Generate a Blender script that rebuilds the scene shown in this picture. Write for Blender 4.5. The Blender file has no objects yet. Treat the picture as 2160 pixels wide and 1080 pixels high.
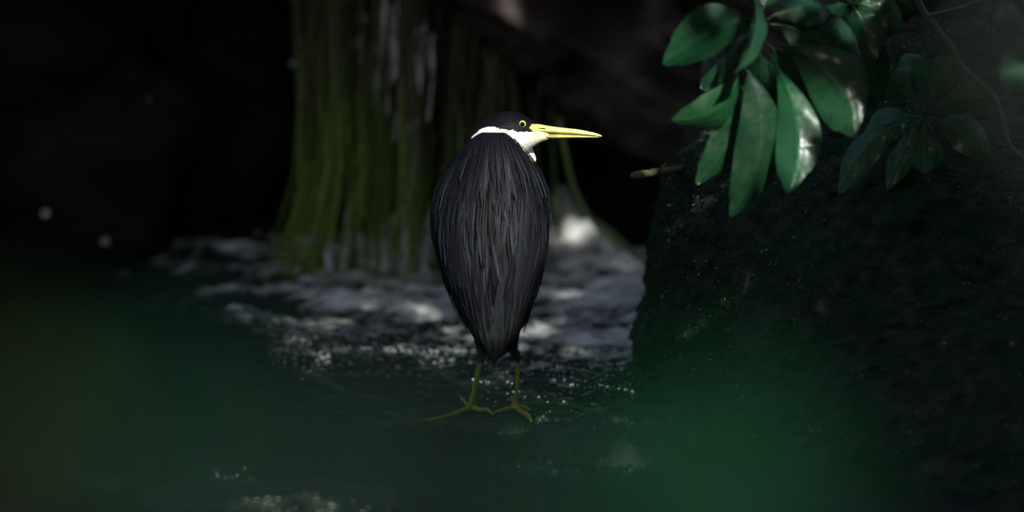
import bpy, math, random
import numpy as np
from mathutils import Vector, Matrix

random.seed(7)
rng = np.random.default_rng(7)
scene = bpy.context.scene
COL = scene.collection

# ------------------------------------------------------------------ camera
PITCH = math.radians(9.0)
CAM = Vector((0.0197, -7.8, 1.455))
LENS, SENSOR = 200.0, 36.0
cam_data = bpy.data.cameras.new('camera')
cam_data.lens = LENS
cam_data.sensor_width = SENSOR
cam_data.clip_start = 0.05
cam_data.clip_end = 400
cam_data.dof.use_dof = True
cam_data.dof.focus_distance = 7.90
cam_data.dof.aperture_fstop = 1.9
cam = bpy.data.objects.new('camera', cam_data)
COL.objects.link(cam)
cam.location = CAM
cam.rotation_euler = (math.pi / 2 - PITCH, 0, 0)
scene.camera = cam

# ------------------------------------------------------------------ light
SUN_AZ, SUN_EL = math.radians(24), math.radians(38)   # azimuth to the right of straight behind the camera
S = Vector((math.cos(SUN_EL) * math.sin(SUN_AZ), -math.cos(SUN_EL) * math.cos(SUN_AZ), math.sin(SUN_EL)))
world = bpy.data.worlds.new('World')
scene.world = world
world.use_nodes = True
wn = world.node_tree
wn.nodes.clear()
sky = wn.nodes.new('ShaderNodeTexSky')
sky.sky_type = 'NISHITA'
sky.sun_disc = False
sky.dust_density = 4.0
sky.ozone_density = 0.0
sky.sun_elevation = SUN_EL
sky.sun_rotation = math.atan2(S.x, S.y)
bg = wn.nodes.new('ShaderNodeBackground')
bg.inputs['Strength'].default_value = 0.15
wo = wn.nodes.new('ShaderNodeOutputWorld')
wn.links.new(sky.outputs[0], bg.inputs[0])
wn.links.new(bg.outputs[0], wo.inputs[0])
sun_data = bpy.data.lights.new('sun', 'SUN')
sun_data.energy = 5.0
sun_data.angle = math.radians(0.53)
sun_data.color = (1.0, 0.97, 0.9)
sun = bpy.data.objects.new('sun', sun_data)
COL.objects.link(sun)
sun.rotation_euler = S.to_track_quat('Z', 'Y').to_euler()
sun.location = (2, -3, 6)

vs = scene.view_settings
vs.view_transform = 'Standard'
vs.look = 'None'
vs.gamma = 1.0
vs.exposure = 0.35
vs.use_curve_mapping = False
scene.render.engine = 'CYCLES'
scene.cycles.use_denoising = True
scene.cycles.caustics_reflective = False
scene.cycles.caustics_refractive = False
scene.cycles.sample_clamp_indirect = 4.0
scene.cycles.max_bounces = 6

# ------------------------------------------------------------------ helpers
CP, SP = math.cos(PITCH), math.sin(PITCH)
FWD = Vector((0, CP, -SP)); UPV = Vector((0, SP, CP)); RGT = Vector((1, 0, 0))
K = SENSOR / LENS / 2160.0


def ray(px, py):
    return RGT * ((px - 1080) * K) + UPV * ((540 - py) * K) + FWD


def P(px, py, Y):
    """point of the place seen at photo position (px, py), standing at world depth Y"""
    r = ray(px, py)
    return CAM + r * ((Y - CAM.y) / r.y)


def PZ(px, py, z):
    r = ray(px, py)
    return CAM + r * ((z - CAM.z) / r.z)


PX = 7.9 * K       # metres per photo pixel at the heron


def hash3(ix, iy, iz, seed):
    with np.errstate(over='ignore'):
        h = (ix.astype(np.uint32) * np.uint32(374761393) + iy.astype(np.uint32) * np.uint32(668265263)
             + iz.astype(np.uint32) * np.uint32(2147483647 - 58) + np.uint32(seed * 1013904223 & 0xffffffff))
        h = (h ^ (h >> np.uint32(13))) * np.uint32(1274126177)
        h = h ^ (h >> np.uint32(16))
        h = h * np.uint32(2246822519)
        h = h ^ (h >> np.uint32(15))
    return h.astype(np.float64) / 4294967295.0


def vnoise(p, seed=0):
    i = np.floor(p).astype(np.int64)
    f = p - i
    f = f * f * f * (f * (f * 6 - 15) + 10)
    out = 0
    for dx in (0, 1):
        for dy in (0, 1):
            for dz in (0, 1):
                w = (f[:, 0] if dx else 1 - f[:, 0]) * (f[:, 1] if dy else 1 - f[:, 1]) * (f[:, 2] if dz else 1 - f[:, 2])
                out = out + w * hash3(i[:, 0] + dx, i[:, 1] + dy, i[:, 2] + dz, seed)
    return out * 2 - 1


def fbm(p, octaves=4, seed=0, gain=0.5, ridged=False):
    a, s, out = 1.0, 1.0, 0
    for o in range(octaves):
        n = vnoise(p * s + 17.3 * o, seed + o)
        if ridged:
            n = 1 - 2 * np.abs(n)
        out = out + a * n
        a *= gain
        s *= 2.03
    return out


def smooth(e0, e1, x):
    t = np.clip((x - e0) / (e1 - e0), 0, 1)
    return t * t * (3 - 2 * t)


def mesh(name, verts, faces, mat=None, smooth_shade=True, col=None, attrs=None):
    me = bpy.data.meshes.new(name)
    verts = np.asarray(verts, dtype=np.float64)
    if isinstance(faces, np.ndarray):
        n = faces.shape[1]
        me.vertices.add(len(verts))
        me.vertices.foreach_set('co', verts.ravel().astype(np.float32))
        me.loops.add(faces.size)
        me.loops.foreach_set('vertex_index', faces.ravel().astype(np.int32))
        me.polygons.add(len(faces))
        me.polygons.foreach_set('loop_start', np.arange(0, faces.size, n, dtype=np.int32))
        me.update(calc_edges=True)
        me.validate()
    else:
        me.from_pydata([tuple(v) for v in verts], [], faces)
    if smooth_shade:
        me.polygons.foreach_set('use_smooth', np.ones(len(me.polygons), dtype=bool))
    if col is not None:
        a = me.color_attributes.new('col', 'FLOAT_COLOR', 'POINT')
        c = np.ones((len(verts), 4), dtype=np.float32)
        c[:, :3] = col
        a.data.foreach_set('color', c.ravel())
    for k, v in (attrs or {}).items():
        a = me.attributes.new(k, 'FLOAT', 'POINT')
        a.data.foreach_set('value', np.asarray(v, dtype=np.float32))
    if mat:
        me.materials.append(mat)
    return me


def link(name, me, parent=None, **tags):
    o = bpy.data.objects.new(name, me)
    COL.objects.link(o)
    if parent is not None:
        o.parent = parent
        o.matrix_parent_inverse = parent.matrix_basis.inverted()
    for k, v in tags.items():
        o[k] = v
    return o


def thing(name, loc, label, cat, group=None):
    o = bpy.data.objects.new(name, None)
    COL.objects.link(o)
    o.empty_display_size = 0.05
    o.location = loc
    o['label'] = label
    o['category'] = cat
    if group:
        o['group'] = group
    return o


def grid_faces(nu, nv, wrap_u=False):
    iu = np.arange(nu if wrap_u else nu - 1)
    iv = np.arange(nv - 1)
    U, V = np.meshgrid(iu, iv, indexing='ij')
    a = U * nv + V
    b = ((U + 1) % nu) * nv + V
    return np.stack([a, b, b + 1, a + 1], -1).reshape(-1, 4)


def tube(path, radii, sides=8, cap=True, flat=None):
    """tapered tube along path; returns (verts, faces as tuples)"""
    path = [Vector(p) for p in path]
    vs_, fs = [], []
    n = len(path)
    ref = Vector((0.13, -1, 0.21)).normalized()
    for i, p in enumerate(path):
        t = (path[min(i + 1, n - 1)] - path[max(i - 1, 0)]).normalized()
        a = t.cross(ref).normalized()
        b = a.cross(t).normalized()
        r = radii[i] if hasattr(radii, '__len__') else radii
        for k in range(sides):
            an = 2 * math.pi * k / sides
            q = p + a * (r * math.cos(an)) + b * (r * math.sin(an) * (flat or 1))
            vs_.append(q)
    for i in range(n - 1):
        for k in range(sides):
            k2 = (k + 1) % sides
            fs.append((i * sides + k, i * sides + k2, (i + 1) * sides + k2, (i + 1) * sides + k))
    if cap:
        fs.append(tuple(range(sides - 1, -1, -1)))
        fs.append(tuple((n - 1) * sides + k for k in range(sides)))
    return vs_, fs


def merge(parts):
    vs_, fs = [], []
    for v, f in parts:
        o = len(vs_)
        vs_ += list(v)
        fs += [tuple(i + o for i in q) for q in f]
    return vs_, fs


def spline(pts, n):
    """Catmull-Rom through pts (any dimension), n samples"""
    p = np.asarray(pts, float)
    m = len(p)
    t = np.linspace(0, m - 1, n)
    i = np.clip(t.astype(int), 0, m - 2)
    f = (t - i)[:, None]
    p0 = p[np.clip(i - 1, 0, m - 1)]; p1 = p[i]; p2 = p[i + 1]; p3 = p[np.clip(i + 2, 0, m - 1)]
    return 0.5 * (2 * p1 + (p2 - p0) * f + (2 * p0 - 5 * p1 + 4 * p2 - p3) * f ** 2 + (3 * p1 - p0 - 3 * p2 + p3) * f ** 3)


# ------------------------------------------------------------------ materials
class Mat:
    def __init__(s, name):
        s.m = bpy.data.materials.new(name)
        s.m.use_nodes = True
        s.t = s.m.node_tree
        s.b = s.t.nodes['Principled BSDF']
        s.out = s.t.nodes['Material Output']

    def n(s, typ, **kw):
        nd = s.t.nodes.new(typ)
        for k, v in kw.items():
            if k.startswith('i_'):
                nd.inputs[k[2:].replace('_', ' ')].default_value = v
            else:
                setattr(nd, k, v)
        return nd

    def l(s, a, b):
        s.t.links.new(a, b)

    def set(s, **kw):
        for k, v in kw.items():
            s.b.inputs[k.replace('_', ' ')].default_value = v
        return s

    def coords(s, scale=(1, 1, 1), which='Object'):
        tc = s.n('ShaderNodeTexCoord')
        mp = s.n('ShaderNodeMapping')
        mp.inputs['Scale'].default_value = scale
        s.l(tc.outputs[which], mp.inputs[0])
        return mp.outputs[0]

    def noise(s, vec, scale, detail=4, rough=0.55, dist=0.0):
        nd = s.n('ShaderNodeTexNoise')
        nd.inputs['Scale'].default_value = scale
        nd.inputs['Detail'].default_value = detail
        nd.inputs['Roughness'].default_value = rough
        nd.inputs['Distortion'].default_value = dist
        s.l(vec, nd.inputs['Vector'])
        return nd.outputs['Fac']

    def ramp(s, fac, stops):
        r = s.n('ShaderNodeValToRGB')
        e = r.color_ramp.elements
        while len(e) < len(stops):
            e.new(0.5)
        for el, (p, c) in zip(e, stops):
            el.position = p
            el.color = tuple(c) + (1,) if len(c) == 3 else c
        s.l(fac, r.inputs[0])
        return r.outputs[0]

    def bump(s, h, strength, dist):
        b = s.n('ShaderNodeBump')
        b.inputs['Strength'].default_value = strength
        b.inputs['Distance'].default_value = dist
        s.l(h, b.inputs['Height'])
        s.l(b.outputs[0], s.b.inputs['Normal'])
        return b

    def attr(s, name):
        a = s.n('ShaderNodeAttribute')
        a.attribute_name = name
        return a

    def mixc(s, fac, a, b, blend='MIX'):
        m = s.n('ShaderNodeMix', data_type='RGBA', blend_type=blend)
        if isinstance(fac, (int, float)):
            m.inputs[0].default_value = fac
        else:
            s.l(fac, m.inputs[0])
        for v, i in ((a, 6), (b, 7)):
            if isinstance(v, tuple):
                m.inputs[i].default_value = v + (1,) if len(v) == 3 else v
            else:
                s.l(v, m.inputs[i])
        return m.outputs[2]

    def math(s, op, a, b):
        m = s.n('ShaderNodeMath', operation=op)
        for v, i in ((a, 0), (b, 1)):
            if isinstance(v, (int, float)):
                m.inputs[i].default_value = v
            else:
                s.l(v, m.inputs[i])
        return m.outputs[0]

    def maprange(s, v, a, b, c=0.0, d=1.0):
        m = s.n('ShaderNodeMapRange')
        s.l(v, m.inputs[0])
        for i, x in enumerate((a, b, c, d)):
            m.inputs[i + 1].default_value = x
        return m.outputs[0]


def rock_material(name, dark, light, moss, moss_amount=0.5, rough=0.62, scale=9.0, spec=0.35):
    M = Mat(name)
    v = M.coords()
    n1 = M.noise(v, scale, 6, 0.62)
    n2 = M.noise(v, scale * 9, 5, 0.7)
    n3 = M.noise(v, scale * 0.45, 3, 0.5, 0.4)
    base = M.ramp(n1, [(0.3, dark), (0.72, light)])
    mf = M.maprange(M.math('ADD', M.math('MULTIPLY', n3, 0.7), M.math('MULTIPLY', n2, 0.5)), 0.72 - moss_amount * 0.3, 0.86 - moss_amount * 0.3)
    M.l(M.mixc(mf, base, moss), M.b.inputs['Base Color'])
    M.l(M.maprange(n2, 0.3, 0.7, rough - 0.18, rough + 0.2), M.b.inputs['Roughness'])
    M.set(Specular_IOR_Level=spec)
    h = M.math('ADD', M.math('MULTIPLY', n1, 1.0), M.math('MULTIPLY', n2, 0.35))
    M.bump(h, 0.9, 0.012)
    return M.m


def colour_material(name, rough=0.5, spec=0.4, noise_scale=60, noise_amt=0.35, random_amt=0.0, translucent=0.0, bump=None, coat=0.0, wet=None):
    """base colour from the mesh's own colour attribute, broken up by noise"""
    M = Mat(name)
    a = M.attr('col')
    v = M.coords()
    nf = M.noise(v, noise_scale, 4, 0.6)
    c = M.mixc(1.0, a.outputs['Color'], M.ramp(nf, [(0.25, (1 - noise_amt,) * 3), (0.75, (1 + noise_amt,) * 3)]), 'MULTIPLY')
    if random_amt:
        oi = M.n('ShaderNodeObjectInfo')
        r = M.maprange(oi.outputs['Random'], 0, 1, 1 - random_amt, 1 + random_amt)
        cc = M.n('ShaderNodeCombineColor')
        for i in range(3):
            M.l(r, cc.inputs[i])
        c = M.mixc(1.0, c, cc.outputs[0], 'MULTIPLY')
    M.l(c, M.b.inputs['Base Color'])
    M.set(Roughness=rough, Specular_IOR_Level=spec, Coat_Weight=coat)
    if wet:
        M.l(M.maprange(M.noise(v, wet[0], 4, 0.65, 0.5), 0.42, 0.6, wet[1], wet[2]), M.b.inputs['Roughness'])
    if bump:
        sc, st, di = bump
        M.bump(M.noise(M.coords(sc), 1.0, 3, 0.6), st, di)
    if translucent:
        tr = M.n('ShaderNodeBsdfTranslucent')
        M.l(c, tr.inputs['Color'])
        mx = M.n('ShaderNodeMixShader')
        mx.inputs[0].default_value = translucent
        M.l(M.b.outputs[0], mx.inputs[1])
        M.l(tr.outputs[0], mx.inputs[2])
        M.l(mx.outputs[0], M.out.inputs[0])
    return M.m


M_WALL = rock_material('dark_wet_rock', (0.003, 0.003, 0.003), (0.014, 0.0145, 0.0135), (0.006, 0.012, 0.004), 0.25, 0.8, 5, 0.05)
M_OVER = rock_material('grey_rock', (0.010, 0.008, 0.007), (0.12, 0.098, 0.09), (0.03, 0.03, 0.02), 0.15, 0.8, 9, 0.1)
M_BOULDER = rock_material('mossy_boulder_rock', (0.007, 0.009, 0.008), (0.042, 0.064, 0.040), (0.010, 0.036, 0.014), 0.55, 0.7, 34, 0.06)
M_STONE = rock_material('wet_stone', (0.006, 0.010, 0.007), (0.022, 0.032, 0.022), (0.008, 0.028, 0.012), 0.6, 0.24, 40, 0.5)
M_BANK = rock_material('earth_bank', (0.015, 0.013, 0.008), (0.05, 0.045, 0.03), (0.02, 0.04, 0.012), 0.5, 0.9, 5)
M_MOSS = colour_material('moss', 0.75, 0.2, 40, 0.5)
M_HERON = colour_material('heron_skin_and_down', 0.6, 0.12, 300, 0.12, bump=((500, 500, 140), 0.35, 0.0012))
M_FEATHER = colour_material('slate_feather', 0.55, 0.11, 220, 0.35, random_amt=0.45, bump=((900, 900, 60), 0.25, 0.0006))
M_WING = colour_material('wing_feather', 0.55, 0.12, 160, 0.25, random_amt=0.25, bump=((600, 600, 40), 0.3, 0.0006))
M_BILL = colour_material('bill_horn', 0.33, 0.45, 120, 0.18)
M_STRAND = colour_material('mossy_strand', 0.5, 0.3, 90, 0.4, random_amt=0.5)
M_LEAF = colour_material('glossy_leaf', 0.3, 0.36, 55, 0.16, random_amt=0.12, translucent=0.12, wet=(70, 0.22, 0.6))
M_FLEAF = colour_material('soft_leaf', 0.7, 0.1, 30, 0.15, translucent=0.25)
M_TWIG = colour_material('green_twig', 0.5, 0.4, 90, 0.3)
M_BARK = colour_material('bark', 0.8, 0.3, 60, 0.5, bump=((60, 60, 25), 0.6, 0.004))
M_CANOPY = colour_material('canopy_leaf', 0.5, 0.3, 5, 0.3, translucent=0.45)
Mi = Mat('eye_iris'); Mi.set(Base_Color=(0.62, 0.66, 0.06, 1), Roughness=0.12); M_IRIS = Mi.m
Mp = Mat('eye_pupil'); Mp.set(Base_Color=(0.002, 0.002, 0.002, 1), Roughness=0.05); M_PUPIL = Mp.m
Mf = Mat('pale_glint_surface')
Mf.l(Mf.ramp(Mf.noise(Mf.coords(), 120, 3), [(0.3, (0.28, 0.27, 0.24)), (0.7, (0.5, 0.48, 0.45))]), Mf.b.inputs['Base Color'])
Mf.set(Roughness=0.5); M_GLINT = Mf.m

# moving water: dark clear water under white foam; the foam attribute holds froth plus painted glints and brightness
Mw = Mat('stream_water')
v = Mw.coords((1, 2.2, 1))
fa = Mw.attr('foam').outputs['Fac']
na = Mw.noise(v, 34, 7, 0.68, 0.6)
nb = Mw.noise(v, 150, 4, 0.65)
silk_a = Mw.maprange(Mw.attr('silk').outputs['Fac'], 0, 1, 1.0, 0.5)
f2 = Mw.math('ADD', Mw.math('MULTIPLY', Mw.math('SUBTRACT', na, 0.5), 1.5), Mw.math('MULTIPLY', Mw.math('SUBTRACT', nb, 0.5), 0.6))
f2 = Mw.math('ADD', fa, Mw.math('MULTIPLY', f2, silk_a))
fm = Mw.maprange(f2, 0.28, 0.92)
Mw.l(Mw.mixc(fm, (0.004, 0.012, 0.008), (0.68, 0.70, 0.67)), Mw.b.inputs['Base Color'])
Mw.l(Mw.maprange(fm, 0, 1, 0.07, 0.45), Mw.b.inputs['Roughness'])
Mw.set(IOR=1.33)
Mw.bump(Mw.math('ADD', na, Mw.math('MULTIPLY', nb, 0.35)), 0.55, 0.014)
M_WATER = Mw.m

# falling water: thin pale threads
Mr = Mat('falling_water')
nr = Mr.noise(Mr.coords((60, 60, 9)), 1.0, 4, 0.6)
tr = Mr.n('ShaderNodeBsdfTransparent')
mx = Mr.n('ShaderNodeMixShader')
Mr.l(Mr.maprange(nr, 0.35, 0.65, 0.25, 0.95), mx.inputs[0])
Mr.l(tr.outputs[0], mx.inputs[1])
Mr.set(Base_Color=(0.8, 0.8, 0.82, 1), Roughness=0.3)
Mr.l(Mr.b.outputs[0], mx.inputs[2])
Mr.l(mx.outputs[0], Mr.out.inputs[0])
M_FALL = Mr.m

# ------------------------------------------------------------------ stream (one sheet, fine where it shows)
xs = np.concatenate([np.linspace(-9, -0.9, 40)[:-1], np.arange(-0.9, 0.62, 0.0055), np.linspace(0.62, 9, 40)])
ys = np.concatenate([np.linspace(-6.4, -0.85, 60)[:-1], np.arange(-0.85, 1.75, 0.0065), np.linspace(1.75, 3.2, 14)])
GX, GY = np.meshgrid(xs, ys, indexing='ij')
X, Y = GX.ravel(), GY.ravel()


def pxx(X, Y):      # photo column of a point on the water
    return 1080 + (X - CAM.x) / ((Y - CAM.y) * K / CP) * 0.987


pc = pxx(X, Y)
n_big = fbm(np.stack([X * 3.2, Y * 4.5, X * 0 + 1.3], 1), 4, 3)
n_mid = fbm(np.stack([X * 11 + Y * 3, Y * 17, X * 0 + 5.1], 1), 4, 11)
n_fine = fbm(np.stack([X * 42 + Y * 10, Y * 60, X * 0 + 2.1], 1), 3, 23)
n_rdg = fbm(np.stack([X * 9 + Y * 2, Y * 13, X * 0 + 9.1], 1), 4, 31, ridged=True)
# froth band: its near edge wanders, right side reaches farther back and is whiter
near = 0.62 + 0.05 * n_big + 0.22 * smooth(640, 300, pc) - 0.12 * smooth(1080, 1250, pc)
left_end = smooth(180, 480, pc)
band = smooth(-0.03, 0.16, Y - near) * left_end
rapid = smooth(0.05, 0.5, Y - near)
right_fall = smooth(1120, 1190, pc) * smooth(1340, 1230, pc) * smooth(1.05, 1.35, Y) * smooth(1.72, 1.5, Y)
tail_sparkle = smooth(900, 1080, pc) * smooth(1420, 1330, pc) * smooth(0.18, 0.5, Y) * (1 - band)
left_spark = smooth(420, 650, pc) * smooth(0.42, 0.62, Y) * (1 - band)
front = smooth(-0.34, -0.5, Y) * smooth(330, 520, pc) * smooth(800, 640, pc)
Z = -0.014 + 0.0022 * n_mid + 0.0016 * n_fine
n_str = fbm(np.stack([X * 16 + Y * 14, Y * 60 - X * 10, X * 0 + 4.4], 1), 4, 47)
calm = 1 - 0.15 * smooth(0.10, 0.34, Y - near)
Z += band * calm * (0.006 + 0.007 * n_big + 0.008 * n_mid + 0.004 * n_fine + 0.006 * np.maximum(n_rdg, 0)) + 0.022 * rapid * left_end
Z += right_fall * (0.03 + 0.035 * n_big + 0.022 * n_mid + 0.018 * n_rdg + 0.008 * n_fine)
Z += tail_sparkle * (0.006 * n_rdg + 0.004 * n_fine)
Z += front * (0.008 * np.maximum(fbm(np.stack([X * 30, Y * 10, X * 0], 1), 3, 41, ridged=True), 0))
foam = band * (0.50 + 0.30 * n_mid + 0.14 * n_big + 0.22 * n_str) + right_fall * (0.05 + 0.45 * n_mid + 0.3 * n_rdg)
foam += band * 0.22 * smooth(1080, 1250, pc)
foam -= band * (0.30 * smooth(800, 420, pc) + 0.25 * smooth(560, 300, pc))  # whiter right, thinner left: the lit and dim ends painted in
foam += tail_sparkle * (0.16 + 0.34 * n_rdg * (n_fine > 0.1)) + left_spark * (0.1 + 0.3 * n_fine)
foam += front * 0.28 * (n_fine + 0.35)  # sparkle and ripple glints painted in as pale foam
silk = smooth(0.10, 0.34, Y - near) * left_end
foam = foam * (1 - silk) + silk * (0.50 + 0.16 * n_big + 0.24 * n_mid + 0.30 * n_str + 0.16 * smooth(1080, 1250, pc) - 0.34 * smooth(760, 360, pc))
sheet = mesh('stream', np.stack([X, Y, Z], 1), grid_faces(len(xs), len(ys)), M_WATER, attrs={'foam': np.clip(foam, -0.6, 1.2), 'silk': silk})
link('stream', sheet, kind='structure')


def water_z(x, y):
    i = int(np.clip(np.searchsorted(xs, x), 1, len(xs) - 1)); j = int(np.clip(np.searchsorted(ys, y), 1, len(ys) - 1))
    return float(Z[i * len(ys) + j])


# stream bed and banks so that the place goes on below and behind the lens
bx = np.linspace(-14, 14, 120); by = np.linspace(-16, 12, 120)
BX, BY = np.meshgrid(bx, by, indexing='ij')
bX, bY = BX.ravel(), BY.ravel()
nb_ = fbm(np.stack([bX * 0.5, bY * 0.5, bX * 0], 1), 4, 55)
bZ = -0.35 + 0.12 * nb_ + 1.08 * smooth(-5.0, -6.0, bY) + 1.5 * smooth(2.4, 5, np.abs(bX)) + 1.2 * smooth(2.6, 5, bY)
link('ground', mesh('ground', np.stack([bX, bY, bZ], 1), grid_faces(120, 120), M_BANK), kind='structure')


# ------------------------------------------------------------------ rock face behind (a hollow under an overhang)
def rock_sheet(name, nu, nv, fn, mat, amp, freq, seed, **tags):
    u = np.linspace(0, 1, nu); v_ = np.linspace(0, 1, nv)
    U, V = np.meshgrid(u, v_, indexing='ij')
    p = fn(U.ravel(), V.ravel())
    g = p.reshape(nu, nv, 3)
    nrm = np.cross(np.gradient(g, axis=0), np.gradient(g, axis=1)).reshape(-1, 3)
    nrm /= np.linalg.norm(nrm, axis=1, keepdims=True) + 1e-9
    d = fbm(p * freq, 6, seed, 0.52) * 0.6 + fbm(p * freq * 0.8, 4, seed + 9, 0.5, ridged=True) * 0.4
    p = p + nrm * (d * amp)[:, None]
    return mesh(name, p, grid_faces(nu, nv), mat)


def wall_fn(u, v):
    # v: 0 at water, up the wall, then curling forward as the roof of the hollow
    x = -3.4 + 6.8 * u
    z = -0.3 + 1.5 * np.minimum(v / 0.62, 1) + 0.35 * smooth(0.55, 1.0, v)
    y = 1.95 + 0.5 * np.sin(u * 7) * 0.3 - 0.95 * smooth(0.62, 1.0, v) + 0.25 * smooth(0.2, 0.6, v)
    y = y - 1.1 * smooth(0.22, 0.0, u) - 0.5 * smooth(0.8, 1.0, u)
    return np.stack([x, y, z], 1)


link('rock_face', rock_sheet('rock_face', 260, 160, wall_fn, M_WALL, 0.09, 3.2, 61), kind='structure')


def blob(name, centre, radii, mat, label, cat, seed, amp=0.18, freq=2.2, nu=120, nv=70, group=None, flat_bottom=None):
    c = np.array(centre); r = np.array(radii)
    th = np.linspace(0, 2 * np.pi, nu, endpoint=False); ph = np.linspace(-np.pi / 2 + 0.02, np.pi / 2 - 0.02, nv)
    T, F = np.meshgrid(th, ph, indexing='ij')
    d = np.stack([np.cos(F) * np.cos(T), np.cos(F) * np.sin(T), np.sin(F)], -1).reshape(-1, 3)
    e = np.sign(d) * np.abs(d) ** 0.8
    p = e * r
    q = d * freq + seed * 3.7
    n = fbm(q, 6, seed, 0.55) * 0.6 + fbm(q * 0.9, 4, seed + 5, 0.5, ridged=True) * 0.35
    p = p * (1 + amp * n)[:, None]
    fs = [tuple(f) for f in grid_faces(nu, nv, True)]
    fs.append(tuple(i * nv for i in range(nu))[::-1]); fs.append(tuple(i * nv + nv - 1 for i in range(nu)))
    me = mesh(name, p, fs, mat)
    o = link(name, me, label=label, category=cat)
    o.location = centre
    if group:
        o['group'] = group
    return o


def at(px, py, Y):
    return tuple(P(px, py, Y))


# the rock that leans out over the hollow, pale on its upper side
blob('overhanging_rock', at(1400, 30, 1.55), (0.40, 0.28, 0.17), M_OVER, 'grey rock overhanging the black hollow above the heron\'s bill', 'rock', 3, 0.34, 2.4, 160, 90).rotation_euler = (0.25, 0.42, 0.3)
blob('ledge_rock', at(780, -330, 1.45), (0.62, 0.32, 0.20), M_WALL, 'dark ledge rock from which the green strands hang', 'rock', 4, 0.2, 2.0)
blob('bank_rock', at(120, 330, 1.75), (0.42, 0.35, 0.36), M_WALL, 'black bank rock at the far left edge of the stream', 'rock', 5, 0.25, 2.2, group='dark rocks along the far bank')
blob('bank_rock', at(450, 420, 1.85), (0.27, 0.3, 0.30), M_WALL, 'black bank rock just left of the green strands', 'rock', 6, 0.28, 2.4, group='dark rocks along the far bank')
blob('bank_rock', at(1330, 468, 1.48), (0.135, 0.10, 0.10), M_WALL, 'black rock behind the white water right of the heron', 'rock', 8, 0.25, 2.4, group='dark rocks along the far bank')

# ------------------------------------------------------------------ big mossy boulder on the right
SIL = [(-40, 2060), (30, 1990), (75, 1900), (110, 1800), (150, 1700), (200, 1600), (250, 1520), (290, 1470), (330, 1430), (420, 1399), (500, 1387), (590, 1377),
       (640, 1362), (700, 1351), (780, 1343), (880, 1330), (1000, 1318)]
BCY = 0.42
NU, NV = 560, 330
sp = spline([(a, b) for a, b in SIL], NV)
bverts = np.zeros((NU, NV, 3))
th = np.linspace(0, 2 * np.pi, NU, endpoint=False)
cxw = 0.80
for j in range(NV):
    py_, pxl = sp[j]
    w = P(pxl, py_, BCY)
    rx = cxw - w.x
    ry = rx * 1.0 + 0.02
    fr = 1.0 + 0.85 * float(smooth(330, 900, py_))     # its foot runs out towards the lens
    tt = th
    bverts[:, j, 0] = cxw + rx * np.cos(tt)
    bverts[:, j, 1] = BCY + ry * np.sin(tt) * np.where(np.sin(tt) < 0, fr, 1.0)
    bverts[:, j, 2] = w.z
p = bverts.reshape(-1, 3)
cen = np.array([cxw, BCY, 0.25])
nr_ = p - cen
nr_[:, 2] *= 0.5
nr_ /= np.linalg.norm(nr_, axis=1, keepdims=True)
d = 0.016 * fbm(p * 6, 4, 71, 0.5) + 0.005 * fbm(p * 34, 4, 77, 0.6) + 0.004 * fbm(p * 16, 3, 79, 0.5, ridged=True) + 0.0032 * fbm(p * 140, 2, 83, 0.6)
p = p + nr_ * d[:, None]
fs = [tuple(f) for f in grid_faces(NU, NV, True)]
fs.append(tuple(i * NV for i in range(NU)))
boulder_me = mesh('boulder', p, fs, M_BOULDER)
boulder = link('boulder', boulder_me, label='huge dark mossy boulder filling the right side behind the leaves', category='boulder')
# moss sprigs on it: nobody could count them
sel = np.where((p[:, 1] < BCY + 0.1) & (p[:, 0] < 1.1) & (fbm(p * 9, 3, 91) > -0.25))[0]
sel = rng.choice(sel, 32000, replace=True)
mv, mf, mc = [], [], []
for k, i in enumerate(sel):
    b0 = p[i] + rng.normal(0, 0.002, 3)
    nn = nr_[i]
    L = rng.uniform(0.0015, 0.0048)
    up = nn * 0.7 + rng.normal(0, 0.6, 3)
    up /= np.linalg.norm(up)
    sd = np.cross(up, rng.normal(0, 1, 3)); sd /= np.linalg.norm(sd) + 1e-9
    o = len(mv)
    mv += [b0 - sd * L * 0.3, b0 + sd * L * 0.3, b0 + up * L]
    mf.append((o, o + 1, o + 2))
    g = rng.uniform(0.5, 1.5)
    cc = np.array([0.030, 0.058, 0.038]) * g if rng.random() < 0.75 else np.array([0.20, 0.23, 0.19]) * g
    mc += [cc] * 3
link('moss', mesh('moss', mv, np.array(mf), M_MOSS, False, col=np.array(mc)), boulder, kind='stuff')

# ------------------------------------------------------------------ wet stone the heron stands on, and neighbours
def slab(name, cx_, cy_, rx, ry, top, label, seed, rough=1.0):
    nu, nv = 160, 70
    t = np.linspace(0, 2 * np.pi, nu, endpoint=False); r = np.linspace(0.0, 1.0, nv)
    T, R_ = np.meshgrid(t, r, indexing='ij')
    T, R_ = T.ravel(), R_.ravel()
    wob = 1 + 0.13 * fbm(np.stack([np.cos(T) * 1.6, np.sin(T) * 1.6, T * 0 + seed], 1), 3, seed)
    x = rx * wob * np.cos(T) * R_; y = ry * wob * np.sin(T) * R_
    xx, yy = x + cx_, y + cy_
    q = np.stack([xx, yy, T * 0 + seed], 1)
    z = top * (1 - smooth(0.55, 1.0, R_)) - 0.10 * smooth(0.62, 1.0, R_)
    keep = 1 - np.exp(-(((xx - 0.0) / 0.10) ** 2 + (yy / 0.06) ** 2))   # worn flat under the feet
    z = z + rough * keep * (0.007 * fbm(q * 9, 4, seed + 1) + 0.005 * fbm(q * 26, 4, seed + 2, 0.6, ridged=True) + 0.0016 * fbm(q * 120, 2, seed + 3)) * (1 - 0.4 * R_)
    me = mesh(name, np.stack([x, y, z], 1), grid_faces(nu, nv, True), M_STONE)
    o = link(name, me, label=label, category='stone')
    o.location = (cx_, cy_, 0)
    STONES.append(o)
    return o


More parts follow.
